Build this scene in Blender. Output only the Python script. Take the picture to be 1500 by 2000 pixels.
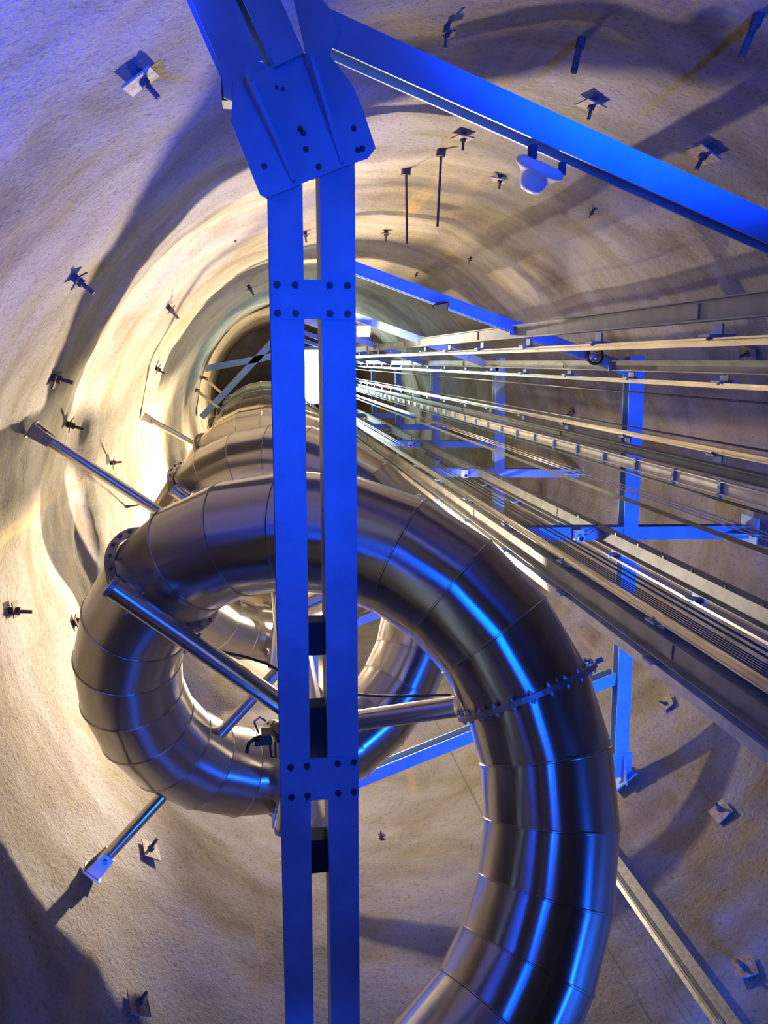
import bpy, math, random
from mathutils import Vector, Matrix, noise
random.seed(7)
S = bpy.context.scene
COL = S.collection
for o in list(bpy.data.objects): bpy.data.objects.remove(o)
V = Vector
PI = math.pi

# ------------------------------------------------------------------ camera (at the origin, looking up the shaft; world z is up)
F = 1500.0
zen = V((500-750, 1000-705, -F)).normalized()          # the zenith seen in camera axes
ax = V((1, 0, 0)); ax = (ax - zen*ax.dot(zen)).normalized()
ay = zen.cross(ax)
M = Matrix((ax, ay, zen)).transposed()                 # world -> camera
cd = bpy.data.cameras.new('camera'); cam = bpy.data.objects.new('camera', cd); COL.objects.link(cam)
cam.matrix_world = M.transposed().to_4x4()
cd.sensor_fit = 'VERTICAL'; cd.sensor_height = 36.0; cd.lens = 36.0*F/2000.0
cd.clip_start = 0.02; cd.clip_end = 200
S.camera = cam
S.view_settings.view_transform = 'Standard'; S.view_settings.look = 'None'
S.view_settings.gamma = 1.0; S.view_settings.use_curve_mapping = False
S.view_settings.exposure = 0.3

# ------------------------------------------------------------------ world and lamps
w = bpy.data.worlds.new('world'); S.world = w; w.use_nodes = True
w.node_tree.nodes['Background'].inputs[0].default_value = (0.01, 0.012, 0.03, 1)
w.node_tree.nodes['Background'].inputs[1].default_value = 0.5

def lamp(name, kind, loc, energy, color, target=None, **kw):
    d = bpy.data.lights.new(name, kind); d.energy = energy; d.color = color
    for k, v in kw.items(): setattr(d, k, v)
    o = bpy.data.objects.new(name, d); COL.objects.link(o); o.location = loc
    if target is not None:
        o.rotation_euler = (V(target)-V(loc)).to_track_quat('-Z', 'Y').to_euler()
    return o
WARM = (1.0, 0.80, 0.50); WHITE = (1.0, 0.86, 0.68); BLUE = (0.0, 0.085, 1.0)
MAIN = (1.15, 2.95, 9.7); SIDE = (-1.0, 4.1, 17.4); HIGH = (-0.9, 3.9, 25.5); TOPL = (1.2, 3.6, 33.5); BEAM = (1.74, -0.47, 12.6)
R_ = math.radians
LOW = (0.75, 4.8, 13.6)
lamp('flood_main', 'POINT', MAIN, 560, WHITE, shadow_soft_size=0.06)
lamp('flood_main_beam', 'SPOT', MAIN, 2700, WHITE, (-1.8, 0.5, 7.8), shadow_soft_size=0.06, spot_size=R_(145), spot_blend=0.5)
lamp('flood_low', 'SPOT', LOW, 420, (1.0, 0.84, 0.58), (0.0, 6.0, 13.2), shadow_soft_size=0.08, spot_size=R_(150), spot_blend=0.5)
lamp('flood_side', 'SPOT', SIDE, 9000, WARM, (-2.4, 1.2, 16.5), shadow_soft_size=0.10, spot_size=R_(150), spot_blend=0.5)
lamp('flood_high', 'SPOT', HIGH, 2200, WARM, (-2.4, 0.0, 25.0), shadow_soft_size=0.12, spot_size=R_(150), spot_blend=0.5)
lamp('flood_top', 'SPOT', TOPL, 3500, WARM, (-1.5, -1.5, 34), shadow_soft_size=0.12, spot_size=R_(160), spot_blend=0.5)
lamp('flood_beam', 'POINT', BEAM, 150, WHITE, shadow_soft_size=0.05)
lamp('top_light', 'AREA', (2.2, 0.6, 29.9), 600, (0.75, 1.0, 0.95), (2.2, 0.6, 0), shape='RECTANGLE', size=0.8, size_y=2.0)
# blue bars low in the shaft; corner, upper and right are added fill
lamp('blue_bar_light', 'AREA', (0.45, -0.05, -0.38), 20, BLUE, (0.36, 0.45, 3), shape='RECTANGLE', size=0.10, size_y=1.3, spread=R_(82))
lamp('blue_bar_light_b', 'AREA', (0.80, -0.05, -0.38), 10, BLUE, (0.95, 0.4, 3), shape='RECTANGLE', size=0.08, size_y=1.3, spread=R_(125))
lamp('blue_corner_fill', 'SPOT', (-1.9, 1.2, -0.3), 8500, (0.001, 0.055, 1.0), (-1.95, -1.25, 4.0), shadow_soft_size=0.1, spot_size=R_(48), spot_blend=0.35)  # added spot that puts blue on the upper left wall, no fixture
lamp('blue_upper_fill', 'SPOT', (2.3, -1.3, -0.3), 4200, (0.001, 0.055, 1.0), (1.8, -2.5, 5.0), shadow_soft_size=0.1, spot_size=R_(52), spot_blend=0.5)  # second added spot, for the wall the corner one misses
lamp('blue_back_light', 'AREA', (-0.3, 5.35, 1.5), 85, (0.005, 0.10, 1.0), (-0.5, 4.6, 5.5), shape='RECTANGLE', size=1.6, size_y=0.10, spread=R_(90))
lamp('blue_right_fill', 'AREA', (4.4, 4.4, 0.6), 480, (0.005, 0.10, 1.0), (4.3, 4.2, 4.5), shape='RECTANGLE', size=0.9, size_y=0.3, spread=R_(95))  # added blue fill for the lower right wall and tube

# ------------------------------------------------------------------ pixel helpers: turn a pixel of the 1500 x 2000 frame into a point of the place
MT = M.transposed()
def ray(x, y): return MT @ V((x-750, 1000-y, -F))
def at(x, y, z):
    d = ray(x, y); return d*(z/d.z)
def atx(x, y, X):
    d = ray(x, y); return d*(X/d.x)
WC = V((1.7, 1.9)); WR = 4.1
def wall_r(phi, z):
    c, s = math.cos(phi), math.sin(phi)
    r = WR + 0.16*noise.noise(V((c*1.3, s*1.3, z*0.22))) + 0.07*noise.noise(V((c*4, s*4, z*0.7+9)))
    r += 0.018*noise.noise(V((c*16, s*16, z*3.2)))
    for z0, a in ((11.2, 0.13), (17.5, -0.10), (22.5, 0.12), (28, -0.1)):      # shotcrete lifts overlap in uneven rings
        zz = z0 + 0.9*noise.noise(V((c*1.2+5, s*1.2, z0)))
        t = (z-zz)/0.28
        r += a*(0.5-0.5*math.tanh(t)) - a*0.5
    return r
def wallpt(x, y, off=0.0):
    """where the line of sight through a pixel meets the shaft wall; returns the point and the inward normal"""
    d = ray(x, y); d = d/d.z
    r = WR
    for _ in range(6):
        a = d.x*d.x+d.y*d.y; b = -(d.x*WC.x+d.y*WC.y); c = WC.dot(WC)-(r-off)**2
        z = (-b+math.sqrt(b*b-a*c))/a
        p = d*z; r = wall_r(math.atan2(p.y-WC.y, p.x-WC.x), p.z)
    n = V((WC.x-p.x, WC.y-p.y, 0)).normalized()
    return p, n

# ------------------------------------------------------------------ materials
def newmat(name):
    m = bpy.data.materials.new(name); m.use_nodes = True
    nt = m.node_tree; b = nt.nodes['Principled BSDF']
    return m, nt, b
def N(nt, t, **kw):
    n = nt.nodes.new(t)
    for k, v in kw.items(): setattr(n, k, v)
    return n
def noise_tex(nt, scale, detail=4, vec=None, rough=0.55):
    n = N(nt, 'ShaderNodeTexNoise'); n.inputs['Scale'].default_value = scale; n.inputs['Detail'].default_value = detail
    n.inputs['Roughness'].default_value = rough
    if vec is not None: nt.links.new(vec, n.inputs['Vector'])
    return n
def ramp(nt, src, stops):
    r = N(nt, 'ShaderNodeValToRGB'); e = r.color_ramp.elements
    e[0].position, e[0].color = stops[0][0], (*stops[0][1], 1)
    e[1].position, e[1].color = stops[-1][0], (*stops[-1][1], 1)
    for p, c in stops[1:-1]:
        q = e.new(p); q.color = (*c, 1)
    nt.links.new(src, r.inputs[0]); return r
def mix(nt, fac, a, b, mode='MIX'):
    m = N(nt, 'ShaderNodeMix', data_type='RGBA', blend_type=mode)
    for s, v in ((m.inputs[0], fac), (m.inputs[6], a), (m.inputs[7], b)):
        if hasattr(v, 'is_output'): nt.links.new(v, s)
        else: s.default_value = v if isinstance(v, float) else (*v, 1)
    return m.outputs[2]
def simple(name, col, rough=0.5, metal=0.0, var=0.15, scale=9.0, bump=0.0, col2=None):
    m, nt, b = newmat(name)
    tc = N(nt, 'ShaderNodeNewGeometry')
    n = noise_tex(nt, scale, 5, tc.outputs['Position'])
    c2 = col2 or tuple(max(0, c*(1-var*2)) for c in col)
    r = ramp(nt, n.outputs[0], [(0.35, c2), (0.62, col)])
    nt.links.new(r.outputs[0], b.inputs['Base Color'])
    b.inputs['Roughness'].default_value = rough; b.inputs['Metallic'].default_value = metal
    if bump:
        bp = N(nt, 'ShaderNodeBump'); bp.inputs['Strength'].default_value = bump; bp.inputs['Distance'].default_value = 0.01
        n2 = noise_tex(nt, scale*12, 3, tc.outputs['Position'])
        nt.links.new(n2.outputs[0], bp.inputs['Height']); nt.links.new(bp.outputs[0], b.inputs['Normal'])
    return m

def wall_material():
    m, nt, b = newmat('sprayed_concrete')
    g = N(nt, 'ShaderNodeNewGeometry'); pos = g.outputs['Position']
    mp = N(nt, 'ShaderNodeMapping'); nt.links.new(pos, mp.inputs[0]); mp.inputs['Scale'].default_value = (0.6, 0.6, 1.1)
    mp.inputs['Rotation'].default_value = (0.25, -0.2, 0)
    big = noise_tex(nt, 0.9, 8, mp.outputs[0], 0.62); big.inputs['Distortion'].default_value = 0.5
    base = ramp(nt, big.outputs[0], [(0.28, (0.155, 0.118, 0.068)), (0.42, (0.225, 0.188, 0.13)), (0.52, (0.27, 0.24, 0.20)), (0.62, (0.29, 0.26, 0.22)), (0.74, (0.225, 0.185, 0.122))])
    mp2 = N(nt, 'ShaderNodeMapping'); nt.links.new(pos, mp2.inputs[0]); mp2.inputs['Scale'].default_value = (0.9, 0.9, 2.6)
    lay = noise_tex(nt, 1.0, 6, mp2.outputs[0], 0.6)
    lr = ramp(nt, lay.outputs[0], [(0.35, (0.74, 0.69, 0.60)), (0.58, (1, 1, 1))])
    c = mix(nt, 0.7, base.outputs[0], lr.outputs[0], 'MULTIPLY')
    sp = noise_tex(nt, 26, 6, pos, 0.7)
    sr = ramp(nt, sp.outputs[0], [(0.33, (0.42, 0.38, 0.33)), (0.46, (1, 1, 1))])
    c = mix(nt, 0.7, c, sr.outputs[0], 'MULTIPLY')
    # rusty water stains running down the wall
    mp3 = N(nt, 'ShaderNodeMapping'); nt.links.new(pos, mp3.inputs[0]); mp3.inputs['Scale'].default_value = (1.6, 1.6, 0.12)
    st = noise_tex(nt, 1.3, 5, mp3.outputs[0], 0.6)
    stf = ramp(nt, st.outputs[0], [(0.60, (0, 0, 0)), (0.70, (0.55, 0.55, 0.55))])
    c = mix(nt, stf.outputs[0], c, (0.42, 0.27, 0.10))
    nt.links.new(c, b.inputs['Base Color'])
    b.inputs['Roughness'].default_value = 0.9; b.inputs['Specular IOR Level'].default_value = 0.25
    b1 = N(nt, 'ShaderNodeBump'); b1.inputs['Strength'].default_value = 0.95; b1.inputs['Distance'].default_value = 0.06
    n1 = noise_tex(nt, 24, 6, pos, 0.66); nt.links.new(n1.outputs[0], b1.inputs['Height'])
    b2 = N(nt, 'ShaderNodeBump'); b2.inputs['Strength'].default_value = 0.5; b2.inputs['Distance'].default_value = 0.10
    nt.links.new(big.outputs[0], b2.inputs['Height']); nt.links.new(b2.outputs[0], b1.inputs['Normal'])
    nt.links.new(b1.outputs[0], b.inputs['Normal'])
    return m
def tube_material():
    m, nt, b = newmat('rolled_stainless')
    uv = N(nt, 'ShaderNodeUVMap', uv_map='UVMap')
    tg = N(nt, 'ShaderNodeTangent', direction_type='UV_MAP', uv_map='UVMap')
    nt.links.new(tg.outputs[0], b.inputs['Tangent'])
    b.inputs['Metallic'].default_value = 1.0
    b.inputs['Anisotropic'].default_value = 0.86
    mp = N(nt, 'ShaderNodeMapping'); nt.links.new(uv.outputs[0], mp.inputs[0]); mp.inputs['Scale'].default_value = (60, 2.0, 1)
    n = noise_tex(nt, 2.0, 3, mp.outputs[0])
    r = ramp(nt, n.outputs[0], [(0.3, (0.42, 0.39, 0.36)), (0.7, (0.45, 0.42, 0.385))])
    nt.links.new(r.outputs[0], b.inputs['Base Color'])
    mr = N(nt, 'ShaderNodeMapRange'); mr.inputs[3].default_value = 0.21; mr.inputs[4].default_value = 0.25
    nt.links.new(n.outputs[0], mr.inputs[0]); nt.links.new(mr.outputs[0], b.inputs['Roughness'])
    return m
def emit(name, col, strength):
    m, nt, b = newmat(name)
    b.inputs['Base Color'].default_value = (*col, 1)
    b.inputs['Emission Color'].default_value = (*col, 1); b.inputs['Emission Strength'].default_value = strength
    return m
MAT = dict(
    wall=wall_material(),
    tube=tube_material(),
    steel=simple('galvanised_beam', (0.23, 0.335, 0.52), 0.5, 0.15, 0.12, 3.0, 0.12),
    galv=simple('galvanised_column', (0.50, 0.49, 0.44), 0.42, 0.55, 0.12, 5.0, 0.15),
    rail=simple('machined_rail', (0.66, 0.62, 0.54), 0.25, 0.9, 0.08, 4.0),
    pipe=simple('stainless_pipe', (0.55, 0.52, 0.49), 0.26, 1.0, 0.06, 6.0),
    flange=simple('flange_steel', (0.36, 0.33, 0.31), 0.42, 0.8, 0.15, 12.0),
    bolt=simple('bolt_zinc', (0.30, 0.28, 0.27), 0.35, 0.8, 0.2, 30.0),
    dbolt=simple('dark_bolt', (0.035, 0.045, 0.06), 0.5, 0.0, 0.2, 30.0),
    dull=simple('weathered_galvanised', (0.27, 0.265, 0.235), 0.55, 0.15, 0.15, 5.0, 0.15),
    dimrail=simple('oiled_rail', (0.16, 0.15, 0.13), 0.4, 0.6, 0.2, 30.0),
    dark=simple('black_rubber', (0.012, 0.012, 0.014), 0.6, 0.0, 0.1, 10.0),
    rope=simple('wire_rope', (0.16, 0.17, 0.15), 0.4, 0.7, 0.2, 60.0),
    belt=simple('dark_belt', (0.075, 0.08, 0.065), 0.55, 0.1, 0.2, 10.0),
    tray=simple('pale_tray', (0.68, 0.66, 0.57), 0.5, 0.3, 0.12, 8.0, 0.1),
    rust=simple('rusty_anchor', (0.10, 0.055, 0.035), 0.8, 0.2, 0.3, 25.0, 0.3),
    plate=simple('weathered_plate', (0.20, 0.18, 0.165), 0.7, 0.2, 0.15, 22.0, 0.2, (0.13, 0.07, 0.045)),
    floor=simple('dark_concrete', (0.07, 0.065, 0.06), 0.8, 0.0, 0.2, 2.0, 0.2),
    white=simple('white_plastic', (0.75, 0.75, 0.74), 0.35, 0.0, 0.04, 8.0),
    shade=simple('white_lamp_shade', (0.85, 0.86, 0.86), 0.25, 0.0, 0.02, 8.0),
    glow=emit('lit_lens', (1.0, 0.93, 0.75), 30),
    daylight=emit('lit_panel', (0.72, 1.0, 0.96), 22),
    blueglow=emit('blue_lens', (0.002, 0.085, 1.0), 6),
    red=simple('red_wire', (0.35, 0.03, 0.03), 0.5, 0, 0.1, 10.0),
)

# ------------------------------------------------------------------ object helpers
def thing(name, label, cat, loc=(0, 0, 0), group=None):
    o = bpy.data.objects.new(name, None); COL.objects.link(o); o.location = loc; o.empty_display_size = 0.1
    o['label'] = label; o['category'] = cat
    if group: o['group'] = group
    return o
def root_of(p):
    while p.parent: p = p.parent
    return p
def mesh(name, verts, faces, mat, parent=None, smooth=False, origin=None, sharp=None):
    """verts in world coordinates; parts are stored relative to their thing"""
    if parent is not None: o0 = V(root_of(parent).location)
    elif origin is not None: o0 = V(origin)
    else: o0 = V((0, 0, 0))
    me = bpy.data.meshes.new(name)
    me.from_pydata([tuple(V(v)-o0) for v in verts], [], faces); me.validate(); me.update()
    me.materials.append(MAT[mat])
    if smooth:
        me.polygons.foreach_set('use_smooth', [True]*len(me.polygons))
        if sharp: me.set_sharp_from_angle(angle=math.radians(sharp))
    o = bpy.data.objects.new(name, me); COL.objects.link(o)
    if parent is not None: o.parent = parent
    elif origin is not None: o.location = o0
    return o
def tag(o, label, cat, group=None):
    o['label'] = label; o['category'] = cat
    if group: o['group'] = group
    return o
def struct(o): o['kind'] = 'structure'; return o

class G:
    """collects simple solids into one mesh"""
    def __init__(s): s.v = []; s.f = []
    def add(s, v, f):
        k = len(s.v); s.v += [V(p) for p in v]; s.f += [[i+k for i in q] for q in f]; return s
    def prism(s, A, B, prof, up=(0, 0, 1)):
        """closed outline prof [(a,b)..] swept from A to B; b runs along `up`, a sideways"""
        A, B = V(A), V(B); d = (B-A).normalized(); u = V(up); u = (u-d*u.dot(d)).normalized(); sd = d.cross(u)
        n = len(prof)
        v = [A+sd*a+u*b for a, b in prof]+[B+sd*a+u*b for a, b in prof]
        f = [[i, (i+1) % n, n+(i+1) % n, n+i] for i in range(n)]+[list(range(n))[::-1], list(range(n, 2*n))]
        return s.add(v, f)
    def box(s, c, sx, sy, sz, X=(1, 0, 0), Z=(0, 0, 1)):
        c = V(c); X = V(X).normalized(); Z = V(Z); Z = (Z-X*Z.dot(X)).normalized(); Y = Z.cross(X)
        v = [c+X*(i*sx/2)+Y*(j*sy/2)+Z*(k*sz/2) for k in (-1, 1) for i, j in ((-1, -1), (1, -1), (1, 1), (-1, 1))]
        return s.add(v, [[3, 2, 1, 0], [4, 5, 6, 7], [0, 1, 5, 4], [1, 2, 6, 5], [2, 3, 7, 6], [3, 0, 4, 7]])
    def cyl(s, A, B, r, n=16, r2=None):
        A, B = V(A), V(B); d = (B-A).normalized(); u = d.orthogonal().normalized(); t = d.cross(u); r2 = r if r2 is None else r2
        v = [A+(u*math.cos(2*PI*i/n)+t*math.sin(2*PI*i/n))*r for i in range(n)]
        v += [B+(u*math.cos(2*PI*i/n)+t*math.sin(2*PI*i/n))*r2 for i in range(n)]
        return s.add(v, [[i, (i+1) % n, n+(i+1) % n, n+i] for i in range(n)]+[list(range(n))[::-1], list(range(n, 2*n))])
    def tube(s, pts, r, n=8):
        pts = [V(p) for p in pts]; v = []; f = []
        u = None
        for i, p in enumerate(pts):
            d = (pts[min(i+1, len(pts)-1)]-pts[max(i-1, 0)]).normalized()
            u = d.orthogonal().normalized() if u is None else (u-d*u.dot(d)).normalized()
            t = d.cross(u)
            v += [p+(u*math.cos(2*PI*k/n)+t*math.sin(2*PI*k/n))*r for k in range(n)]
        for i in range(len(pts)-1):
            f += [[i*n+k, i*n+(k+1) % n, (i+1)*n+(k+1) % n, (i+1)*n+k] for k in range(n)]
        f += [list(range(n))[::-1], list(range((len(pts)-1)*n, len(pts)*n))]
        return s.add(v, f)
    def lathe(s, c, axis, prof, n=24):
        """prof [(radius, height)..] around axis"""
        c = V(c); d = V(axis).normalized(); u = d.orthogonal().normalized(); t = d.cross(u); v = []; f = []
        for r, h in prof:
            v += [c+d*h+(u*math.cos(2*PI*k/n)+t*math.sin(2*PI*k/n))*r for k in range(n)]
        for i in range(len(prof)-1):
            f += [[i*n+k, i*n+(k+1) % n, (i+1)*n+(k+1) % n, (i+1)*n+k] for k in range(n)]
        f += [list(range(n))[::-1], list(range((len(prof)-1)*n, len(prof)*n))]
        return s.add(v, f)
    def slab(s, poly, nrm, th):
        """flat plate from a world polygon, thickness th along nrm"""
        nrm = V(nrm).normalized(); n = len(poly)
        v = [V(p) for p in poly]+[V(p)+nrm*th for p in poly]
        return s.add(v, [[i, (i+1) % n, n+(i+1) % n, n+i] for i in range(n)]+[list(range(n))[::-1], list(range(n, 2*n))])
    def out(s, name, mat, parent=None, smooth=False, origin=None, sharp=40):
        return mesh(name, s.v, s.f, mat, parent, smooth, origin, sharp)

def prof_h(h, b, tw=0.008, tf=0.011):      # H section: flanges at the top and bottom (b wide), web h high
    a, c = b/2, tw/2
    return [(-a, -h/2), (a, -h/2), (a, -h/2+tf), (c, -h/2+tf), (c, h/2-tf), (a, h/2-tf), (a, h/2), (-a, h/2), (-a, h/2-tf), (-c, h/2-tf), (-c, -h/2+tf), (-a, -h/2+tf)]
def prof_c(h, b, side=1, tw=0.009, tf=0.012):
    p = [(-b/2, -h/2), (b/2, -h/2), (b/2, -h/2+tf), (-b/2+tw, -h/2+tf), (-b/2+tw, h/2-tf), (b/2, h/2-tf), (b/2, h/2), (-b/2, h/2)]
    return [(a*side, q) for a, q in (p if side > 0 else p[::-1])]
def prof_t(h, b, t=0.016):                 # T guide rail: foot b wide, blade h high
    return [(-b/2, 0), (b/2, 0), (b/2, 0.010), (t/2, 0.016), (t/2, h), (-t/2, h), (-t/2, 0.016), (-b/2, 0.010)]

# ------------------------------------------------------------------ the shaft
ZB, ZT = -0.6, 50.0
def build_wall():
    na, nz = 400, 500
    v = []; f = []
    for j in range(nz+1):
        z = ZB+(ZT-ZB)*(j/nz)**1.25
        for i in range(na):
            p = 2*PI*i/na; r = wall_r(p, z)
            v.append((WC.x+r*math.cos(p), WC.y+r*math.sin(p), z))
    for j in range(nz):
        for i in range(na):
            a = j*na+i; b = j*na+(i+1) % na
            f.append((a, a+na, b+na, b))
    struct(mesh('wall_round', v, f, 'wall', smooth=True))
build_wall()
g = G().cyl((WC.x, WC.y, ZB-0.3), (WC.x, WC.y, ZB), WR+0.5, 64); struct(g.out('floor', 'floor'))
g = G().cyl((WC.x, WC.y, ZT), (WC.x, WC.y, ZT+0.3), WR+0.5, 64); struct(g.out('ceiling', 'wall'))

# ------------------------------------------------------------------ the slide
HC = V((0.306, 2.49)); HR, PITCH, HZ, TR = 1.378, 3.832, 4.071, 0.40
def spiral(deg):
    """centre line of the tube; deg 0 is towards +x, it climbs as deg falls"""
    t = math.radians(deg)
    p = V((HC.x+HR*math.cos(t), HC.y+HR*math.sin(t), HZ-PITCH*deg/360))
    if deg > 0: p += V((0.11, -0.02, 0))*(min(deg, 60)/55)**2
    return p
STEP = 15
def ring(P, T, r, n, ref):
    u = (ref-T*ref.dot(T)).normalized(); t = T.cross(u)
    return [P+(u*math.cos(2*PI*k/n)+t*math.sin(2*PI*k/n))*r for k in range(n+1)]
def build_slide():
    root = thing('tube_slide', 'huge polished stainless steel spiral tube slide winding up the shaft', 'slide', (HC.x, HC.y, HZ))
    degs = [70-STEP*k for k in range(0, 1+int((70+2440)/STEP))]
    C = [spiral(d) for d in degs]
    # the lower end bends down to the floor outside the picture
    tail = [C[0]+V((-0.10, 0.30, -0.22)), C[0]+V((-0.16, 0.52, -0.60)), C[0]+V((-0.16, 0.62, -1.1)), C[0]+V((-0.14, 0.66, -2.4)), C[0]+V((-0.14, 0.66, -3.8))]
    C = tail[::-1]+C; nt_ = len(tail); n = 56; prev = None; L = 0
    for i in range(len(C)-1):
        Ta = (C[min(i+1, len(C)-1)]-C[max(i-1, 0)]).normalized(); Tb = (C[min(i+2, len(C)-1)]-C[i]).normalized()
        ref = V((HC.x-C[i].x, HC.y-C[i].y, 0.0)).normalized()+V((0, 0, 0.3)); ref2 = V((HC.x-C[i+1].x, HC.y-C[i+1].y, 0.0)).normalized()+V((0, 0, 0.3))
        seg = (C[i+1]-C[i]).length; D = (C[i+1]-C[i]).normalized()
        def section(P, T, rf, r):          # straight-cylinder cut by the mitre plane
            u = (rf-D*rf.dot(D)).normalized(); t = D.cross(u); out = []
            for k in range(n+1):
                q = (u*math.cos(2*PI*k/n)+t*math.sin(2*PI*k/n))*r
                q = q-D*(q.dot(T)/D.dot(T))
                out.append(P+q)
            return out
        rings = []
        A = section(C[i], Ta, ref, TR); B = section(C[i+1], Tb, ref, TR)
        A2 = section(C[i], Ta, ref, TR+0.007); B2 = section(C[i+1], Tb, ref, TR+0.007)
        e = 0.012
        def lerp(P, Q, s): return [p+(q-p)*s for p, q in zip(P, Q)]
        rows = [A2, lerp(A2, B2, e*0.9), lerp(A, B, e*1.8), lerp(A, B, 0.35), lerp(A, B, 0.65), lerp(A, B, 1-e*1.8), lerp(A2, B2, 1-e*0.9), B2]
        ls = [0, e*0.9, e*1.8, 0.35, 0.65, 1-e*1.8, 1-e*0.9, 1]
        v = [p for rr in rows for p in rr]; f = []
        for a in range(len(rows)-1):
            for k in range(n): f.append((a*(n+1)+k, a*(n+1)+k+1, (a+1)*(n+1)+k+1, (a+1)*(n+1)+k))
        o = mesh('tube_segment', v, f, 'tube', root, True, sharp=35)
        me = o.data; uvl = me.uv_layers.new(name='UVMap')
        for lp in me.loops:
            a, k = divmod(lp.vertex_index, n+1)
            uvl.data[lp.index].uv = (L+ls[a]*seg, k/n*2.5)
        L += seg
    # bolted flanges, three to a turn
    for q in range(0, 20):
        d = -20-120*q+(3 if q % 3 == 1 else 0)
        P = spiral(d); T = (spiral(d-2)-spiral(d+2)).normalized(); ref = V((HC.x-P.x, HC.y-P.y, 0))+V((0, 0, 0.001))
        Ts = T
        rin = ring(P, T, TR+0.004, 48, ref); rout = ring(P, T, TR+0.062, 48, ref)
        th = 0.016; m = 49
        v = [p-Ts*th for p in rin]+[p-Ts*th for p in rout]+[p+Ts*th for p in rout]+[p+Ts*th for p in rin]
        f = [(r*m+k, r*m+k+1, (r+1)*m+k+1, (r+1)*m+k) for r in range(3) for k in range(48)]
        fl = mesh('flange', v, f, 'flange', root)
        nb = 24
        bl = G()
        for k in range(nb):
            a = 2*PI*(k+0.5)/nb; u = (ref-T*ref.dot(T)).normalized(); t = T.cross(u)
            c = P+(u*math.cos(a)+t*math.sin(a))*(TR+0.038)
            b = bl if q > 4 else G()
            b.cyl(c-Ts*0.040, c+Ts*0.040, 0.006, 6); b.cyl(c-Ts*0.030, c-Ts*0.016, 0.014, 6); b.cyl(c+Ts*0.016, c+Ts*0.030, 0.014, 6)
            if q <= 4: b.out('bolt', 'bolt', fl)
        if q > 4: bl.out('bolt_ring', 'bolt', fl)
        # lifting ear on the outer rim
        u = -(ref-T*ref.dot(T)).normalized()
        if q == 0: G().box(P+u*(TR+0.085), 0.07, 0.05, 0.03, u, Ts).out('lifting_ear', 'flange', root)
build_slide()

# ------------------------------------------------------------------ column and arms in the middle of the slide
def pipe_with_cap(A, B, r, parent, name, mat='pipe'):
    A, B = V(A), V(B); d = (B-A).normalized()
    o = G().cyl(A, B, r, 28).out(name, mat, parent, True)
    G().cyl(B-d*0.001, B+d*0.035, r+0.006, 28).out('end_cap', 'flange', o, True)
    u = d.cross(V((0, 0, 1))).normalized()
    G().cyl(B-d*0.16-u*(r+0.03), B-d*0.16+u*(r+0.03), 0.011, 8).out('cross_bolt', 'bolt', o)
    G().cyl(B-d*0.62-u*(r+0.02), B-d*0.62+u*(r+0.02), 0.011, 8).out('cross_bolt', 'bolt', o)
    return o
def build_column():
    root = thing('support_column', 'grey steel column standing in the middle of the spiral slide with radial support arms', 'column', (HC.x, HC.y, 3.7))
    r = 0.095
    G().cyl((HC.x, HC.y, 3.7), (HC.x, HC.y, 33.0), r, 28).out('column_pipe', 'pipe', root, True)
    G().cyl((HC.x, HC.y, 3.66), (HC.x, HC.y, 3.70), r+0.02, 28).out('base_ring', 'flange', root, True)
    for q in range(0, 19):
        d = -20-120*q+(3 if q % 3 == 1 else 0)
        P = spiral(d)
        t = math.radians(d-3)
        if q == 0:
            o = G().cyl((HC.x+0.06, HC.y-0.02, 4.92), (1.20, 2.165, 4.44), 0.068, 24).out('support_arm', 'pipe', root, True); continue
        z = P.z-TR-0.16
        e = V((HC.x+math.cos(t)*1.64, HC.y+math.sin(t)*1.64, z))
        a = V((HC.x+math.cos(t)*0.05, HC.y+math.sin(t)*0.05, z))
        pipe_with_cap(a, e, 0.068, root, 'support_arm')
        # saddle plates between arm and flange
        c = V((P.x, P.y, z)); rd = V((math.cos(t), math.sin(t), 0)); tn = V((-math.sin(t), math.cos(t), 0))
        G().slab([c+rd*0.10+V((0, 0, 0.05)), c+rd*0.30+V((0, 0, 0.05)), c+rd*0.36+V((0, 0, 0.24)), c+rd*0.30+V((0, 0, 0.26)), c+rd*0.12+V((0, 0, 0.17))], tn, 0.014).out('saddle_plate', 'flange', root)
build_column()

def strut(px, col_px, zc, label, r=0.052):
    """wall strut: clevis bracket on the wall at pixel px, inner end on the column at height zc"""
    W, n = wallpt(*px)
    I = V((HC.x, HC.y, zc)); d = (I-W).normalized()
    W2 = W+d*0.06; E = I-d*0.11
    root = thing('wall_strut', label, 'strut', W2, 'struts tying the slide column to the wall')
    o = G().cyl(W2+d*0.12, E, r, 24).out('strut_pipe', 'pipe', root, True)
    g = G(); s = d.cross(V((0, 0, 1))).normalized(); u = s.cross(d)
    for k in (-1, 1): g.slab([W2+u*k*(r+0.004)+d*0.0-s*0.07, W2+u*k*(r+0.004)-s*0.05+d*0.21, W2+u*k*(r+0.004)+s*0.05+d*0.21, W2+u*k*(r+0.004)+s*0.07+d*0.0], u*k, 0.014)
    g.box(W2, 0.02, 0.17, 0.16, d, u)
    b = g.out('clevis_bracket', 'pipe', root)
    G().cyl(W2+d*0.16-u*(r+0.03), W2+d*0.16+u*(r+0.03), 0.02, 10).out('clevis_pin', 'bolt', b)
strut((50, 830), None, 7.95, 'long steel strut whose wall bracket is near the left edge, above the capped arm')
strut((275, 810), None, 15.3, 'brightly lit strut second up the left wall, meeting the second coil')
strut((383, 762), None, 23.0, 'small distant pale strut third up the left wall')
strut((400, 738), None, 27.0, 'tiny topmost strut high on the left wall')
strut((170, 1715), None, 6.5, 'strut running down left from under the big coil to a bracket low on the wall')
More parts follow.
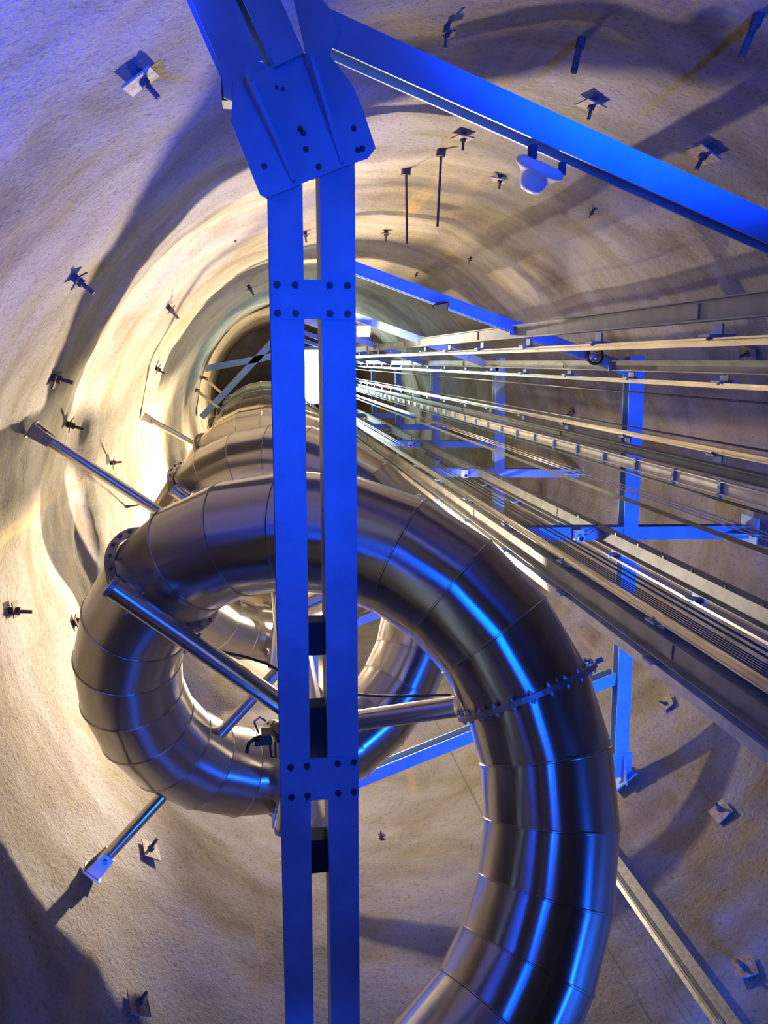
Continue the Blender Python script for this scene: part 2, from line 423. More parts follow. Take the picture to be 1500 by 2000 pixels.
strut((1330, 480), None, 19.0, 'strut hidden behind the coil and crossing to the upper right wall') if False else None

# ------------------------------------------------------------------ service pole with looped cable beside the column
def build_pole():
    X, Y = 0.10, 2.42
    root = thing('service_pole', 'thin upright service pole with looped black cable beside the slide column', 'pole', (X, Y, 4.75))
    G().cyl((X, Y, 4.75), (X, Y, 26), 0.016, 10).out('pole', 'pipe', root, True)
    G().box((X+0.035, Y, 15.5), 0.03, 0.03, 20.6).out('side_channel', 'steel', root)
    z = 5.35
    for k in range(9):
        c = V((X+0.05, Y, z)); pts = []
        for a in range(17):
            t = 2*PI*a/16
            pts.append(c+V((0.07-0.07*math.cos(t), 0.02*math.sin(t), 0.11*math.sin(t)-0.05)))
        G().tube(pts, 0.009, 6).out('cable_loop', 'dark', root, True)
        z += 0.72
    G().tube([(X+0.05, Y+0.03, 4.85+0.3*k) for k in range(40)], 0.009, 6).out('cable', 'dark', root, True)
build_pole()
def build_clamp():
    c = at(520, 1437, 4.95)
    root = thing('clamp_light', 'black clamp-on fitting with a hooked handle on the service pole', 'clamp', c)
    G().box(c, 0.07, 0.06, 0.12).box(c+V((0.09, 0.01, 0.05)), 0.08, 0.07, 0.16, (1, 0, .3)).box(c+V((-0.02, 0.03, -0.03)), 0.12, 0.03, 0.04).out('body', 'dark', root)
    G().tube([c+V((-0.03, 0, 0)), c+V((-0.08, 0.01, -0.01)), c+V((-0.12, 0.03, -0.03)), c+V((-0.135, 0.09, -0.05))], 0.013, 8).out('handle', 'dark', root, True)
    G().tube([c+V((-0.05, -0.02, 0.0)), c+V((-0.08, -0.10, 0.02)), c+V((-0.04, -0.13, 0.02)), c+V((0.0, -0.1, 0.02))], 0.008, 6).out('ring_hook', 'bolt', root, True)
    G().tube([c+V((0.02, 0.05, 0)), c+V((0.03, 0.16, 0)), c+V((0.06, 0.17, 0)), c+V((0.06, 0.05, 0))], 0.008, 6).out('lower_loop', 'dark', root, True)
build_clamp()
tag(G().tube([at(420, 1270, 5.2), at(480, 1283, 5.22), at(520, 1296, 5.24), at(549, 1312, 5.3), at(600, 1325, 5.35)], 0.010, 8).out('cable', 'dark', None, True), 'thin black cable slanting above the capped arm toward the column', 'cable')
tag(G().tube([at(690, 1357, 5.3), at(760, 1360, 5.28), at(880, 1357, 5.2)], 0.010, 8).out('cable', 'dark', None, True), 'thin black cable lying just over the arm right of the blue beam', 'cable')

# ------------------------------------------------------------------ near double channel beam
BZ = 3.13
def bolt_down(c, r=0.013, parent=None, name='bolt', nrm=(0, 0, -1)):
    c = V(c); n = V(nrm).normalized()
    return G().cyl(c, c+n*0.004, r*1.6, 12).cyl(c+n*0.004, c+n*0.016, r*1.15, 6).cyl(c+n*0.016, c+n*0.030, r*0.62, 8).out(name, 'dbolt', parent)
def build_double():
    root = thing('channel_beam', 'bright blue-lit double channel beam with bolted batten plates running down the middle', 'beam', at(610, 350, BZ))
    zb = BZ; h = 0.20
    L0, L1 = at(523, 330, zb), at(557, 2000, zb); Li0, Li1 = at(589, 330, zb), at(613, 2000, zb)
    R0, R1 = at(627, 330, zb), at(645, 2000, zb); Ro0, Ro1 = at(690, 330, zb), at(705, 2000, zb)
    xl = (L0.x+L1.x)/2; xli = (Li0.x+Li1.x)/2; xr = (R0.x+R1.x)/2; xro = (Ro0.x+Ro1.x)/2
    ye = 5.7; ys = -1.0
    def skew(x0, x1, y):    # keeps the slight lean of the beam
        return x0+(x1-x0)*(y+0.6)/(3.9)
    for (a0, a1, b0, b1, side) in ((L0.x, L1.x, Li0.x, Li1.x, 1), (R0.x, R1.x, Ro0.x, Ro1.x, -1)):
        wd = ((b0-a0)+(b1-a1))/2
        A = V((skew((a0+b0)/2, (a1+b1)/2, ys), ys, zb+h/2)); B = V((skew((a0+b0)/2, (a1+b1)/2, ye), ye, zb+h/2))
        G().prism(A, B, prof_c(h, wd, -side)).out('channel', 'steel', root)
    for (pa, pb) in (((529, 545), (690, 624)), ((557, 1487), (701, 1555))):
        p, q = at(*pa, zb-0.008), at(*pb, zb-0.008)
        c = (p+q)/2; pl = G().box((c.x, c.y, zb-0.0055), q.x-p.x, q.y-p.y, 0.010).out('batten_plate', 'steel', root)
        for fx in (0.07, 0.29, 0.71, 0.93):
            for fy in (0.14, 0.86):
                bolt_down((p.x+(q.x-p.x)*fx, p.y+(q.y-p.y)*fy, zb-0.0105), 0.009, pl)
    for (y0, y1) in ((1218, 1280), (1385, 1488), (1645, 1705)):
        p, q = at(606, y0, zb+0.06), at(648, y1, zb+0.06)
        G().box(((Li0.x+R0.x)/2+0.012, (p.y+q.y)/2, zb+0.12), (xr-xli)+0.05, q.y-p.y, 0.10).out('spacer_block', 'dark', root)
build_double()

# ------------------------------------------------------------------ junction bracket at the head of the double beam
def build_junction():
    z = BZ-0.03
    root = thing('junction_bracket', 'large ribbed steel junction plate bolted to the top of the double beam', 'bracket', at(590, 250, z))
    poly = [(457, 160), (522, 135), (612, 104), (647, 118), (672, 150), (690, 175), (707, 215), (733, 291), (716, 312), (668, 327), (583, 362), (521, 387), (508, 380), (480, 310), (451, 240)]
    pts = [at(*p, z) for p in poly]
    pts = [V((p.x, p.y, z-0.04*max(0, (-p.y-0.5)))) for p in pts]
    G().slab(pts[::-1], (0, 0, 1), 0.016).out('base_plate', 'steel', root)
    # ribs hanging below the plate
    for a, b in (((487, 166), (578, 357)), ((600, 120), (672, 322))):
        A, B = at(*a, z), at(*b, z); dn = V((0, 0, -1)); s = (B-A).cross(dn).normalized(); out_ = (A-B).normalized()
        G().slab([A, B, B+dn*0.03+(A-B)*0.02, A+dn*0.15+(B-A)*0.10, A+dn*0.15], s, 0.014).out('stiffener_rib', 'steel', root)
    for p in ((540, 175), (592, 262), (597, 293), (622, 327), (516, 326), (690, 253), (698, 295), (707, 292), (552, 178), (586, 254)):
        bolt_down(at(*p, z-0.001), 0.010, root)
    # slots
    for a, b in (((486, 262), (498, 297)), ((671, 186), (683, 218)), ((556, 233), (592, 215))):
        A, B = at(*a, z-0.002), at(*b, z-0.002); d = (B-A).normalized(); s = V((-d.y, d.x, 0))
        G().slab([A-s*0.006, B-s*0.006, B+d*0.006, B+s*0.006, A+s*0.006, A-d*0.006], (0, 0, 1), 0.0015).out('slot', 'dark' if a[0] > 600 else 'plate', root)
    # head plate above
    G().slab([at(*p, z+0.03) for p in ((428, 112), (540, 125), (600, 108), (650, 122), (668, 160), (600, 200), (460, 200), (437, 190))][::-1], (0, 0, 1), 0.014).out('head_plate', 'steel', root)
    G().slab([at(*p, z+0.02) for p in ((560, -60), (600, -30), (641, 12), (662, 60), (640, 118), (596, 100), (588, 60))][::-1], (0, 0, 1), 0.012).out('node_plate', 'steel', root)
    G().box(at(446, 160, z+0.10), 0.05, 0.16, 0.10).out('end_block', 'dark', root)
build_junction()
def build_head_beams():
    z = BZ-0.075
    A, B = at(565, 118, z), at(440, -170, z)
    o = thing('head_beam', 'thick dark blue beam running up out of frame from the junction plate', 'beam', A)
    d = (B-A).normalized()
    G().prism(A+V((0, 0, 0.1)), B+V((0, 0, 0.1)), prof_h(0.17, 0.125, 0.01, 0.014)).out('h_section', 'steel', o)
    G().slab([at(536, 131, z), at(593, 104, z), at(585, 82, z), at(527, 108, z)], (0, 0, 1), 0.03).out('end_plate', 'steel', o)
    A, B = at(470, 118, z+0.08), at(345, -170, z+0.08)
    o = thing('head_beam', 'second dark blue beam left of the thick one above the junction plate', 'beam', A)
    G().prism(A+V((0, 0, 0.1)), B+V((0, 0, 0.1)), prof_h(0.17, 0.15, 0.01, 0.014)).out('h_section', 'steel', o)
    G().slab([at(428, 114, z+0.08), at(505, 92, z+0.08), at(514, 118, z+0.08), at(437, 140, z+0.08)][::-1], (0, 0, 1), 0.03).out('end_plate', 'steel', o)
build_head_beams()

# ------------------------------------------------------------------ frame beams, one set per level
LV = [3.13, 8.0, 12.88, 17.76, 22.64, 27.52]
def dline(X): return -0.53+0.337*(X-2.18)
ordn = ['nearest', 'second', 'third', 'fourth', 'fifth', 'sixth']
def beam(name, label, A, B, h, b, mat='steel', group=None):
    root = thing(name, label, 'beam', A, group)
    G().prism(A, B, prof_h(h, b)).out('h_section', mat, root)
    d = (V(B)-V(A)).normalized(); s = V((-d.y, d.x, 0))
    return root
for i, z in enumerate(LV):
    hh = 0.114
    x0 = 0.25 if i == 0 else 0.92
    x1 = 4.10
    c = z+hh/2
    lab = ['nearest and largest blue slanted beam crossing the upper right', 'second slanted blue beam starting behind the double beam above the rails', 'third slanted grey beam above the rails, under the lit lamp', 'fourth slanted beam, small, right of the lit lamp', 'fifth slanted beam far up the rails', 'sixth slanted beam at the far top'][i]
    A_, B_ = V((x0, dline(x0), c)), V((x1, dline(x1), c))
    if i == 0:                             # the near one, set out from where it crosses the picture
        p0, p1 = at(650, 57, z), at(1500, 443, z); sl = (p1.y-p0.y)/(p1.x-p0.x)
        A_ = V((0.24, p0.y+sl*(0.24-p0.x), c)); B_ = V((x1, p0.y+sl*(x1-p0.x), c))
    r = beam('crossbeam', lab, A_, B_, hh, 0.122 if i == 0 else 0.12)
    for X in (2.72, 3.85):
        e = G().box((X, dline(X)+0.01, z-0.008), 0.14, 0.14, 0.012).out('splice_plate', 'steel', r)
    if i == 0: continue
    # upright-in-picture beam behind the rails
    zt = z+0.075
    W, n = wallpt(*( {1: (1225, 1500)}.get(i, (1000, 1000))))
    yb = WC.y+math.sqrt(4.02**2-(4.2-WC.x)**2)
    lab2 = ['', 'nearest blue beam standing upright behind the rails, with a gusset foot on the wall', 'second upright beam behind the rails, bluish grey', 'third upright beam behind the rails', 'fourth upright beam far along the rails', 'fifth upright beam at the far end of the rails'][i]
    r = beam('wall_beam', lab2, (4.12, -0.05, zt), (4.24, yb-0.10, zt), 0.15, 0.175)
    f = V((4.24, yb-0.06, zt))
    g = G().box(f+V((0.02, 0.02, -0.02)), 0.02, 0.34, 0.30, V((4.24-WC.x, yb-WC.y, 0)), (0, 0, 1)).out('wall_plate', 'steel', r)
    G().slab([f+V((0, 0.03, -0.07)), f+V((0, -0.30, -0.07)), f+V((0, -0.26, -0.12)), f+V((0, 0.03, -0.22))], (1, 0, 0), 0.016).out('gusset', 'steel', r)
    G().slab([f+V((-0.13, 0.0, -0.079)), f+V((-0.13, -0.32, -0.079)), f+V((0.13, -0.32, -0.079)), f+V((0.13, 0.0, -0.079))], (0, 0, 1), 0.012).out('foot_plate', 'steel', r)
    # level beam running right to the wall
    xr = WC.x+math.sqrt(4.02**2-(1.97-WC.y)**2)
    lab3 = ['', 'nearest blue horizontal beam carrying a white sensor box, ending at the right wall', 'second horizontal beam with a pale box on it, left of the first', 'third horizontal beam with a small pale box', 'fourth horizontal beam far along the rails', 'fifth horizontal beam at the far end of the rails'][i]
    r = beam('level_beam', lab3, (2.80, 1.90, zt+0.013), (xr-0.05, 1.98, zt+0.013), 0.15, 0.15)
    G().slab([V((xr-0.02, 1.80, zt-0.16)), V((xr-0.02, 2.16, zt-0.16)), V((xr-0.02, 2.16, zt+0.16)), V((xr-0.02, 1.80, zt+0.16))], (1, 0, 0), 0.02).out('wall_plate', 'steel', r)
    G().slab([V((xr-0.02, 1.97, zt-0.08)), V((xr-0.36, 1.97, zt-0.08)), V((xr-0.30, 1.97, zt-0.13)), V((xr-0.02, 1.97, zt-0.24))], (0, 1, 0), 0.016).out('gusset', 'steel', r)
    # sensor box
    if i <= 3:
        c = V((3.52, 1.93, z))
        lb = ['', 'square white sensor box with a round black lens on the nearest horizontal beam', 'pale sensor box on the second horizontal beam', 'small pale sensor box on the third horizontal beam'][i]
        s = thing('sensor_box', lb, 'sensor', c)
        G().box(c+V((0, 0, -0.035)), 0.11, 0.13, 0.06).out('housing', 'white', s)
        G().cyl(c+V((0.01, 0.02, -0.066)), c+V((0.01, 0.02, -0.10)), 0.040, 20).out('lens_ring', 'white', s, True)
        G().cyl(c+V((0.01, 0.02, -0.1005)), c+V((0.01, 0.02, -0.104)), 0.027, 20).out('lens', 'dark', s, True)
        G().tube([c+V((0.05, 0, -0.03)), c+V((0.12, -0.02, -0.05)), c+V((0.17, -0.05, -0.03)), c+V((0.24, -0.07, -0.01))], 0.005, 6).out('red_cable', 'red', s)
        if i == 1:
            cu = bpy.data.curves.new('lettering', 'FONT'); cu.body = 'ITECH'; cu.size = 0.047; cu.extrude = 0.0006; cu.align_x = 'CENTER'; cu.align_y = 'CENTER'
            cu.materials.append(MAT['white'])
            tf = bpy.data.objects.new('lettering_curve', cu); COL.objects.link(tf)
            lm = bpy.data.meshes.new_from_object(tf.evaluated_get(bpy.context.evaluated_depsgraph_get())); bpy.data.objects.remove(tf)
            to = bpy.data.objects.new('lettering', lm); COL.objects.link(to); to.parent = s
            to.matrix_local = Matrix.Translation(V((-0.105, 0.0, -0.003))) @ Matrix(((0, -1, 0), (-1, 0, 0), (0, 0, -1))).to_4x4()

# brace beams that run down left from the upright beams
for i, z in ((1, 8.06), (2, 12.95)):
    lab = 'blue beam slanting down left behind the big tube to the lower wall' if i == 1 else 'higher brace beam partly hidden behind the coils'
    A, B = V((0.80, 4.86, z+0.075)), V((4.14, 3.72, z+0.075))
    r = beam('brace_beam', lab, A, B, 0.15, 0.15)
    G().prism((0.86, 4.93, z+0.075), (0.86, 5.86, z+0.075), prof_h(0.15, 0.14)).out('end_leg', 'steel', r)

# ------------------------------------------------------------------ vertical members of the lift guides
def vpos(y1500, X):                       # place of an upright whose image crosses x = 1500 at y1500
    return atx(1500, y1500, X)
ZL, ZH = -0.55, 33.9
def upright_h(name, label, ya, yb, X, depth=0.10, mat='dull', group=None):
    a, b = vpos(ya, X), vpos(yb, X); hy = abs(b.y-a.y); c = V((X, (a.y+b.y)/2, 0))
    root = thing(name, label, 'column', (c.x, c.y, ZL), group)
    G().prism((c.x, c.y, ZL), (c.x, c.y, ZH), prof_h(hy, depth, 0.008, 0.009), up=(0, 1, 0)).out('h_section', mat, root)
    z = 4.6
    while z < 30:                          # bolted splice joints
        G().box((c.x-0.008, c.y, z), 0.014, hy*0.7, 0.16).out('splice_plate', mat, root); z += 4.88
    return root, c, hy
cols = []
C1 = upright_h('guide_column', 'uppermost grey steel column, widest at the right edge under the near beam', 568, 618, 2.72)
C2 = upright_h('guide_column', 'second grey column below the uppermost one', 704, 732, 3.85)
C3 = upright_h('guide_column', 'grey column running just above the pale ribbed cable tray', 929, 953, 3.85, 0.10)
C4 = upright_h('guide_column', 'grey column below the flat dark belt, dark studs along its top edge', 1183, 1228, 3.85, 0.12)
C5 = upright_h('guide_column', 'broad grey column with two blue-clamped rails along the lower side', 1366, 1430, 2.72, 0.14)

def rail(label, y1500, X, foot=(0, -1, 0), h=0.062, b=0.09, col=None, dz=4.3, mat='rail', brk=0.12, nclamp=17, strip=None):
    p = vpos(y1500, X)
    root = thing('guide_rail', label, 'rail', (p.x, p.y, ZL))
    if strip:  # black strip painting the band of shade between rail and column
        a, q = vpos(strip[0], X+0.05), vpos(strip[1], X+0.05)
        G().box((X+0.05, (a.y+q.y)/2, (ZL+ZH)/2), 0.012, q.y-a.y, ZH-ZL).out('shade_strip', 'dark', root)
    G().prism((p.x, p.y, ZL), (p.x, p.y, ZH), prof_t(h, b), up=(-foot[0], -foot[1], 0)).out('rail_bar', mat, root)
    F_ = V(foot)
    for k in range(-1, nclamp):
        z = dz+1.633*k
        if z > 31: break
        cc = V((p.x, p.y, z))+F_*0.012
        g = G()
        g.box(cc+F_*brk/2, 0.10, 0.012, 0.19, (1, 0, 0), (0, 0, 1))if False else None
        t = F_.cross(V((0, 0, 1)))
        g.box(cc, 0.17, 0.014, 0.12, t, (0, 0, 1))                       # plate across the rail foot
        g.box(cc+F_*(brk/2), 0.014, brk, 0.12, t, (0, 0, 1))             # upstand to the column
        o = g.out('clamp', 'steel', root)
        if k < 5:
            for s in (-1, 1):
                q = cc+t*(0.055*s)-F_*0.008; G().cyl(q, q-F_*0.02, 0.013, 6).out('bolt', 'bolt', o)
    return p
rail('uppermost bright guide rail, clamped under the top column', 655, 2.72, (0, -1, 0), 0.05, 0.09, dz=4.32, brk=0.07)
rail('second guide rail, clamped under the second grey column', 752, 3.85, (0, -1, 0), 0.045, 0.08, dz=5.95-1.633, brk=0.05)
rail('guide rail along the top of the column with the ribbed tray', 905, 3.85, (0, 1, 0), 0.045, 0.08, dz=5.95-1.633, brk=0.06)
rail('dark guide rail with a golden edge just under the studded column', 1248, 3.85, (0, -1, 0), 0.045, 0.09, dz=6.1-1.633, brk=0.05)
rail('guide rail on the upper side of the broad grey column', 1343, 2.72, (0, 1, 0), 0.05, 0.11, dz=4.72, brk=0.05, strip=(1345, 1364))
P6 = rail('lowest and brightest guide rail, white along its lower edge', 1454, 2.72, (0, -1, 0), 0.105, 0.09, dz=4.72, brk=0.06, mat='tray', strip=(1432, 1453))  # pale material instead of rail steel paints in its bright glint

# flat strip outside the lowest rail
# studs on column C4
g = G()
rc, cc, hy = C4
z = 3.6
while z < 14:
    G().cyl((cc.x-0.06, cc.y-hy/2-0.002, z), (cc.x-0.06, cc.y-hy/2-0.03, z), 0.012, 6).out('stud', 'bolt', rc); z += 0.5

def rope(label, y1500s, X, r=0.007, mat='rope', group=None):
    names = {1: [''], 2: ['upper', 'lower'], 3: ['uppermost', 'middle', 'lowest'], 6: ['first', 'second', 'third', 'fourth', 'fifth', 'sixth']}[len(y1500s)]
    for y, nm in zip(y1500s, names):
        p = vpos(y, X)
        o = G().cyl((0, 0, 0), (0, 0, ZH-ZL), r, 8).v
        me = mesh('wire_rope', *(lambda g: (g.v, g.f))(G().cyl((p.x, p.y, ZL), (p.x, p.y, ZH), r, 8)), mat, None, True, origin=(p.x, p.y, ZL))
        tag(me, label.replace('#', nm), 'rope', group)
rope('single thin rope, the upper one across the gap below the second rail', [788], 3.3, 0.008)
rope('single thin rope, the lower one above the ribbed tray', [881], 3.3, 0.008)
rope('# of three bright hoist ropes running together above the flat belt', [1042, 1049, 1056], 3.2, 0.0055, 'rail', 'three hoist ropes above the flat belt')
rope('# one of the pair of dark ropes below the studded column', [1272, 1285], 3.0, 0.009, 'rope', 'pair of dark ropes below the studded column')
rope('# rope from the top in the bundle of six above the broad column', [1300, 1305.5, 1311, 1316.5, 1322, 1327.5], 2.9, 0.0052, 'rope', 'six dark hoist ropes bundled above the broad column')
p = vpos(1079, 3.1)
tag(G().box((p.x, p.y, (ZL+ZH)/2), 0.006, 0.034, ZH-ZL).out('flat_belt', 'belt', None, origin=(p.x, p.y, ZL)), 'flat dark green belt stretched beside the three hoist ropes', 'belt')
p = vpos(1004, 3.5)
tag(G().cyl((p.x, p.y, ZL), (p.x, p.y, ZH), 0.012, 8).out('power_cable', 'dark', None, True, origin=(p.x, p.y, ZL)), 'black cable hanging along the lower edge of the ribbed tray', 'cable')

def build_tray():
    a, b = vpos(962, 3.62), vpos(991, 3.62); y = (a.y+b.y)/2; w_ = b.y-a.y
    root = thing('cable_tray', 'pale cable tray with dark cross clips, running beside the third column', 'tray', (3.62, y, ZL))
    G().prism((3.62, y, ZL), (3.62, y, ZH), [(-0.006, -w_/2), (0.035, -w_/2), (0.035, -w_/2+0.006), (0, -w_/2+0.006), (0, w_/2-0.006), (0.035, w_/2-0.006), (0.035, w_/2), (-0.006, w_/2)], up=(0, 1, 0)).out('tray_body', 'tray', root)
    z = 3.4
    while z < 33:
        o = G().box((3.60, y+0.006, z), 0.03, w_+0.03, 0.035).out('clip', 'steel', root)
        G().cyl((3.60, y+w_/2+0.02, z), (3.60, y+w_/2+0.05, z), 0.012, 8).out('clip_nut', 'bolt', o); z += 0.70
build_tray()

# rail low on the right wall
def build_wall_rail():
    W, n = wallpt(1385, 1975)
    X = W.x*0.955; Y = X*(vpos(705, 3).y*0+1)  # placeholder
    d = ray(1290, 1825); s = (W.x-0.14)/ray(1385, 1975).x
    p = ray(1400, 1995)*1.0; p = p*((W.x-0.16)/p.x)
    root = thing('counterweight_rail', 'dark steel rail running down the lower right wall behind the big tube', 'rail', (p.x, p.y, ZL))
    nn = V((n.x, n.y, 0)); t = V((-nn.y, nn.x, 0))
    G().prism((p.x, p.y, ZL), (p.x, p.y, ZH), prof_t(0.06, 0.09), up=nn).out('rail_bar', 'dimrail', root)
    q = V((p.x, p.y, 0))+t*0.10
    G().prism((q.x, q.y, ZL), (q.x, q.y, ZH), prof_c(0.10, 0.05), up=t).out('channel', 'dimrail', root)
    for k in range(8):
        z = p.z-0.05+4.88*k
        if z > 32: break
        c = V((p.x, p.y, z))
        o = G().box(c-nn*0.05, 0.26, 0.03, 0.10, t).box(c-nn*0.05, 0.05, 0.14, 0.08, t).out('wall_clamp', 'steel', root)
        G().box(c-nn*0.05+t*0.08+V((0, 0, -0.06)), 0.08, 0.08, 0.02, t).out('clamp_jaw', 'steel', o)
build_wall_rail()
for lb, px, k in (('left thin wire hanging down the wall at the bottom right, right of the big tube', (1262, 2000), .95), ('right thin wire hanging at the bottom right, next to the dark wall rail', (1345, 2000), .95), ('thin wire hanging on the wall right of the lower double beam', (905, 1520), .97)):
    W, n = wallpt(*px); p = W*k
    tag(G().cyl((p.x, p.y, ZL), (p.x, p.y, 20), 0.004, 6).out('hanging_wire', 'rope', None, origin=(p.x, p.y, ZL)), lb, 'wire')

# ------------------------------------------------------------------ lamps on the beams
def bell_lamp():
    c = at(1057, 322, BZ+0.02)
    root = thing('bell_lamp', 'white bell-shaped lamp shade hanging on the near slanted beam', 'lamp', c)
    axd = V((-0.30, 0.85, 0.35)).normalized()
    G().lathe(c, axd, [(0.005, -0.010), (0.080, -0.010), (0.098, 0.0), (0.103, 0.014), (0.098, 0.028), (0.080, 0.036), (0.066, 0.050), (0.056, 0.072), (0.049, 0.092), (0.036, 0.106), (0.012, 0.112)], 40).out('shade', 'shade', root, True, sharp=80)
    a, b = at(1040, 297, BZ+0.03), at(1098, 330, BZ+0.03)
    G().box(a, 0.03, 0.05, 0.03).out('mount', 'dark', root)
    G().box(b, 0.025, 0.05, 0.02).out('mount', 'dark', root)
bell_lamp()
def flood(label, loc, aim, mat, size=0.14):
    loc = V(loc); d = (V(aim)-loc).normalized(); x = d.cross(V((0, 0, 1))).normalized() if abs(d.z) < .95 else V((1, 0, 0)); u = x.cross(d)
    root = thing('floodlight', label, 'lamp', loc)
    h = G(); f = [loc+x*a*size+u*b*size*0.8 for a, b in ((-1, -1), (1, -1), (1, 1), (-1, 1))]; bk = [loc-d*size*0.7+x*a*size*0.6+u*b*size*0.45 for a, b in ((-1, -1), (1, -1), (1, 1), (-1, 1))]
    h.add(f+bk, [[0, 1, 2, 3], [7, 6, 5, 4], [0, 4, 5, 1], [1, 5, 6, 2], [2, 6, 7, 3], [3, 7, 4, 0]]).out('housing', 'dark', root)
    G().slab([p+(loc-p)*0.12+d*0.002 for p in f], d, 0.004).out('lens', mat, root)
    G().tube([loc+x*size, loc+x*size*1.15-d*size*0.6, loc-d*size*1.1, loc-x*size*1.15-d*size*0.6, loc-x*size], 0.008, 6).out('yoke', 'dark', root)
    return root
pB = at(862, 601, 7.93)
flood('small black floodlight hanging under the second slanted beam', pB, pB+V((0.1, 0.5, -0.5)), 'dark', 0.075)
flood('glowing white floodlight hung from the third slanted beam', V(BEAM)+V((0, -0.0, 0.09)), V(BEAM)+V((0, 0.6, -2)), 'glow', 0.11)
flood('floodlight inside the lower coils beside the column', V(MAIN)+V((0.0, 0.0, 0.16)), V(MAIN)+V((0, 0.1, -2)), 'glow', 0.09)
flood('floodlight behind the upper coils lighting the back wall', V(LOW)+V((0.0, -0.15, 0.0)), V(LOW)+V((0, 2, 0)), 'glow', 0.10)
flood('floodlight beside the coils lighting the left wall', V(SIDE)+V((0.12, 0.28, 0.1)), V(SIDE)+V((-1, -2, 0)), 'glow', 0.12)
flood('highest floodlight beside the coils', V(HIGH)+V((0.12, 0.28, 0.1)), V(HIGH)+V((-1, -2, 0)), 'glow', 0.12)
def bulkhead():
    c = at(1160, 695, 7.98)
    root = thing('bulkhead_lamp', 'round grey bulkhead lamp on the second slanted beam behind the second column', 'lamp', c)
    G().lathe(c, (0, 0, -1), [(0.02, -0.03), (0.085, -0.03), (0.09, 0.0), (0.07, 0.05), (0.03, 0.075)], 24).out('body', 'pipe', root, True)
    G().lathe(c+V((0, 0, -0.02)), (0, 0, -1), [(0.088, 0.0), (0.1, 0.01), (0.088, 0.022)], 24).out('rim', 'dark', root, True)
bulkhead()
# lit panel at the head of the shaft
t = thing('light_panel', 'glaring white panel at the far top of the shaft, seen between the twin channels', 'light', (2.2, 0.6, 30.0))
G().box((2.2, 0.6, 30.03), 0.80, 2.0, 0.04).out('lit_face', 'daylight', t)
G().box((2.2, 0.6, 30.10), 0.86, 2.1, 0.08).out('frame', 'dark', t)
G().box((2.2, -0.2, 30.85), 0.06, 0.06, 1.5).out('hanger', 'dark', t)
# landing beams near the top
for k, (a, b, lb) in enumerate((((-2.0, 0.3), (4.6, -0.9), 'dark beam across the very top of the shaft, upper one'), ((-2.2, 2.2), (1.9, -2.0), 'dark beam slanting across the very top of the shaft, lower one'))):
    beam('top_beam', lb, (a[0], a[1], 31.5), (b[0], b[1], 31.5), 0.3, 0.25)
# blue LED bars on the floor
for lb, x in (('blue LED bar on the shaft floor, left one', 0.45), ('blue LED bar on the shaft floor, right one', 0.80)):
    t = thing('floor_light', lb, 'lamp', (x, -0.1, ZB))
    G().box((x, -0.05, ZB+0.08), 0.14, 1.5, 0.16).out('housing', 'dark', t)
    G().box((x, -0.05, ZB+0.166), 0.10, 1.3, 0.008).out('lens', 'blueglow', t)

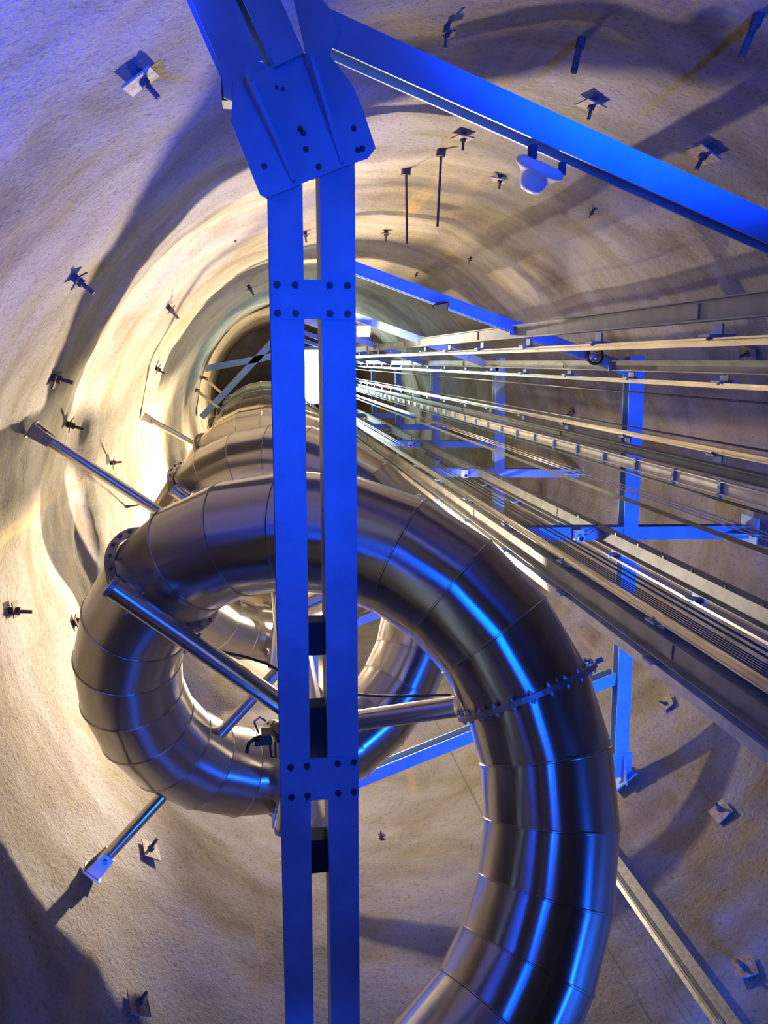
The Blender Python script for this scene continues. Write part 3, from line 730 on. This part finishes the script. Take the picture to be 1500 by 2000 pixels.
# ------------------------------------------------------------------ rock anchors in the wall
ANCH = [
 (262, 140, 'p', 1.0, 'big square anchor plate with a dark stub high on the left wall'),
 (143, 540, 's', 1.1, 'dark anchor stub in the blue shadow on the left, above the cast-shadow cross'),
 (447, 448, 's', 0.9, 'anchor stub left of the double beam, just under the plate shadow'),
 (100, 738, 's', 1.2, 'rusty anchor with a bent bar, left, above the near strut bracket'),
 (330, 600, 's', 1.0, 'dark anchor in the shadow left of the double beam'),
 (130, 828, 's', 1.0, 'anchor just right of the near strut bracket'),
 (486, 560, 's', 0.9, 'small anchor close left of the upper batten plate'),
 (304, 718, 's', 0.9, 'small anchor up left of the second strut bracket'),
 (215, 905, 's', 0.8, 'small anchor on the bright wall left of the second strut'),
 (160, 925, 's', 0.7, 'small anchor just under the near strut'),
 (754, 450, 's', 0.8, 'small anchor right of the double beam under the dark ring'),
 (976, 342, 'p', 0.7, 'anchor with a bent plate left of the bell lamp'),
 (1158, 193, 'p', 0.9, 'anchor plate above the near beam in the lit upper right'),
 (1380, 290, 'p', 1.1, 'crossed rusty anchor beside the rail shadow at upper right'),
 (1136, 75, 'r', 0.9, 'dark rod in the blue shadow above the near beam'),
 (1482, 28, 'r', 1.0, 'dark rod at the top right corner'),
 (905, 258, 'p', 0.8, 'dark anchor just below the near beam, left of the bell lamp'),
 (862, 292, 'R', 1.2, 'long thin rod sticking out below the near beam'),
 (793, 330, 'R', 1.3, 'long slanting thin rod right of the junction plate'),
 (596, 452, 's', 0.7, 'anchor seen through the gap of the double beam'),
 (920, 501, 's', 0.4, 'tiny dark anchor under the ring, below the bell lamp'),
 (815, 532, 's', 0.4, 'tiny dark anchor above the second slanted beam'),
 (1472, 688, 'p', 0.9, 'reddish anchor at the right edge between the upper columns'),
 (1121, 803, 's', 0.8, 'small reddish anchor between the two single ropes'),
 (18, 1192, 's', 1.1, 'rusty anchor at the left edge level with the capped arm'),
 (143, 1218, 's', 1.1, 'rusty anchor just left of the big coil'),
 (245, 990, 'R', 0.5, 'thin pin sticking from the bright wall above the flange'),
 (288, 1668, 'p', 1.0, 'square anchor plate right of the low strut bracket'),
 (262, 1970, 'p', 1.0, 'anchor plate at the bottom edge, lower left'),
 (1308, 1377, 'p', 0.8, 'anchor plate below the rails, right of the gusset foot'),
 (1413, 1590, 'p', 1.0, 'faint anchor plate on the lower right wall, middle one'),
 (1460, 1895, 'p', 1.0, 'anchor plate near the bottom right corner'),
 (875, 48, 's', 0.7, 'small anchor in the blue shadow right of the junction'),
 (745, 1638, 's', 0.5, 'tiny bright pin right of the lower double beam'),
 (1160, 408, 's', 0.4, 'tiny stub on the right under the near beam'),
]
UP = V((0, 0, 1))
for i, (x, y, kd, s, lb) in enumerate(ANCH):
    P, n = wallpt(x, y, 0.0); s = s*min(1.5, 0.75+P.z*0.05)
    t = UP.cross(n).normalized()
    root = thing('rock_anchor', lb, 'anchor', P, 'rock anchors in the shaft wall')
    rot = random.uniform(-0.5, 0.5)
    nn = (n+t*random.uniform(-.25, .25)+UP*random.uniform(-.2, .1)).normalized()
    a = (UP*math.cos(rot)+t*math.sin(rot)); a = (a-n*a.dot(n)).normalized()
    if kd in 'ps':
        pw = 0.19 if kd == 'p' else 0.12
        G().box(P+n*0.055, 0.012, pw*s, pw*s, n, a).out('plate', 'plate' if kd == 'p' else 'rust', root)
        G().cyl(P-n*0.05, P+nn*(0.055+0.035*s), 0.030*s, 6).out('nut', 'rust', root)
        G().cyl(P-n*0.05, P+nn*(0.055+0.12*s), 0.015*s, 8).out('rod', 'rust', root)
    else:
        L = (0.55 if kd == 'R' else 0.26)*s
        G().cyl(P-n*0.05, P+nn*L, 0.014 if kd == 'R' else 0.024, 8).out('rod', 'rust', root)
        G().cyl(P-n*0.05, P+n*0.07, 0.035*s, 6).out('nut', 'rust', root)
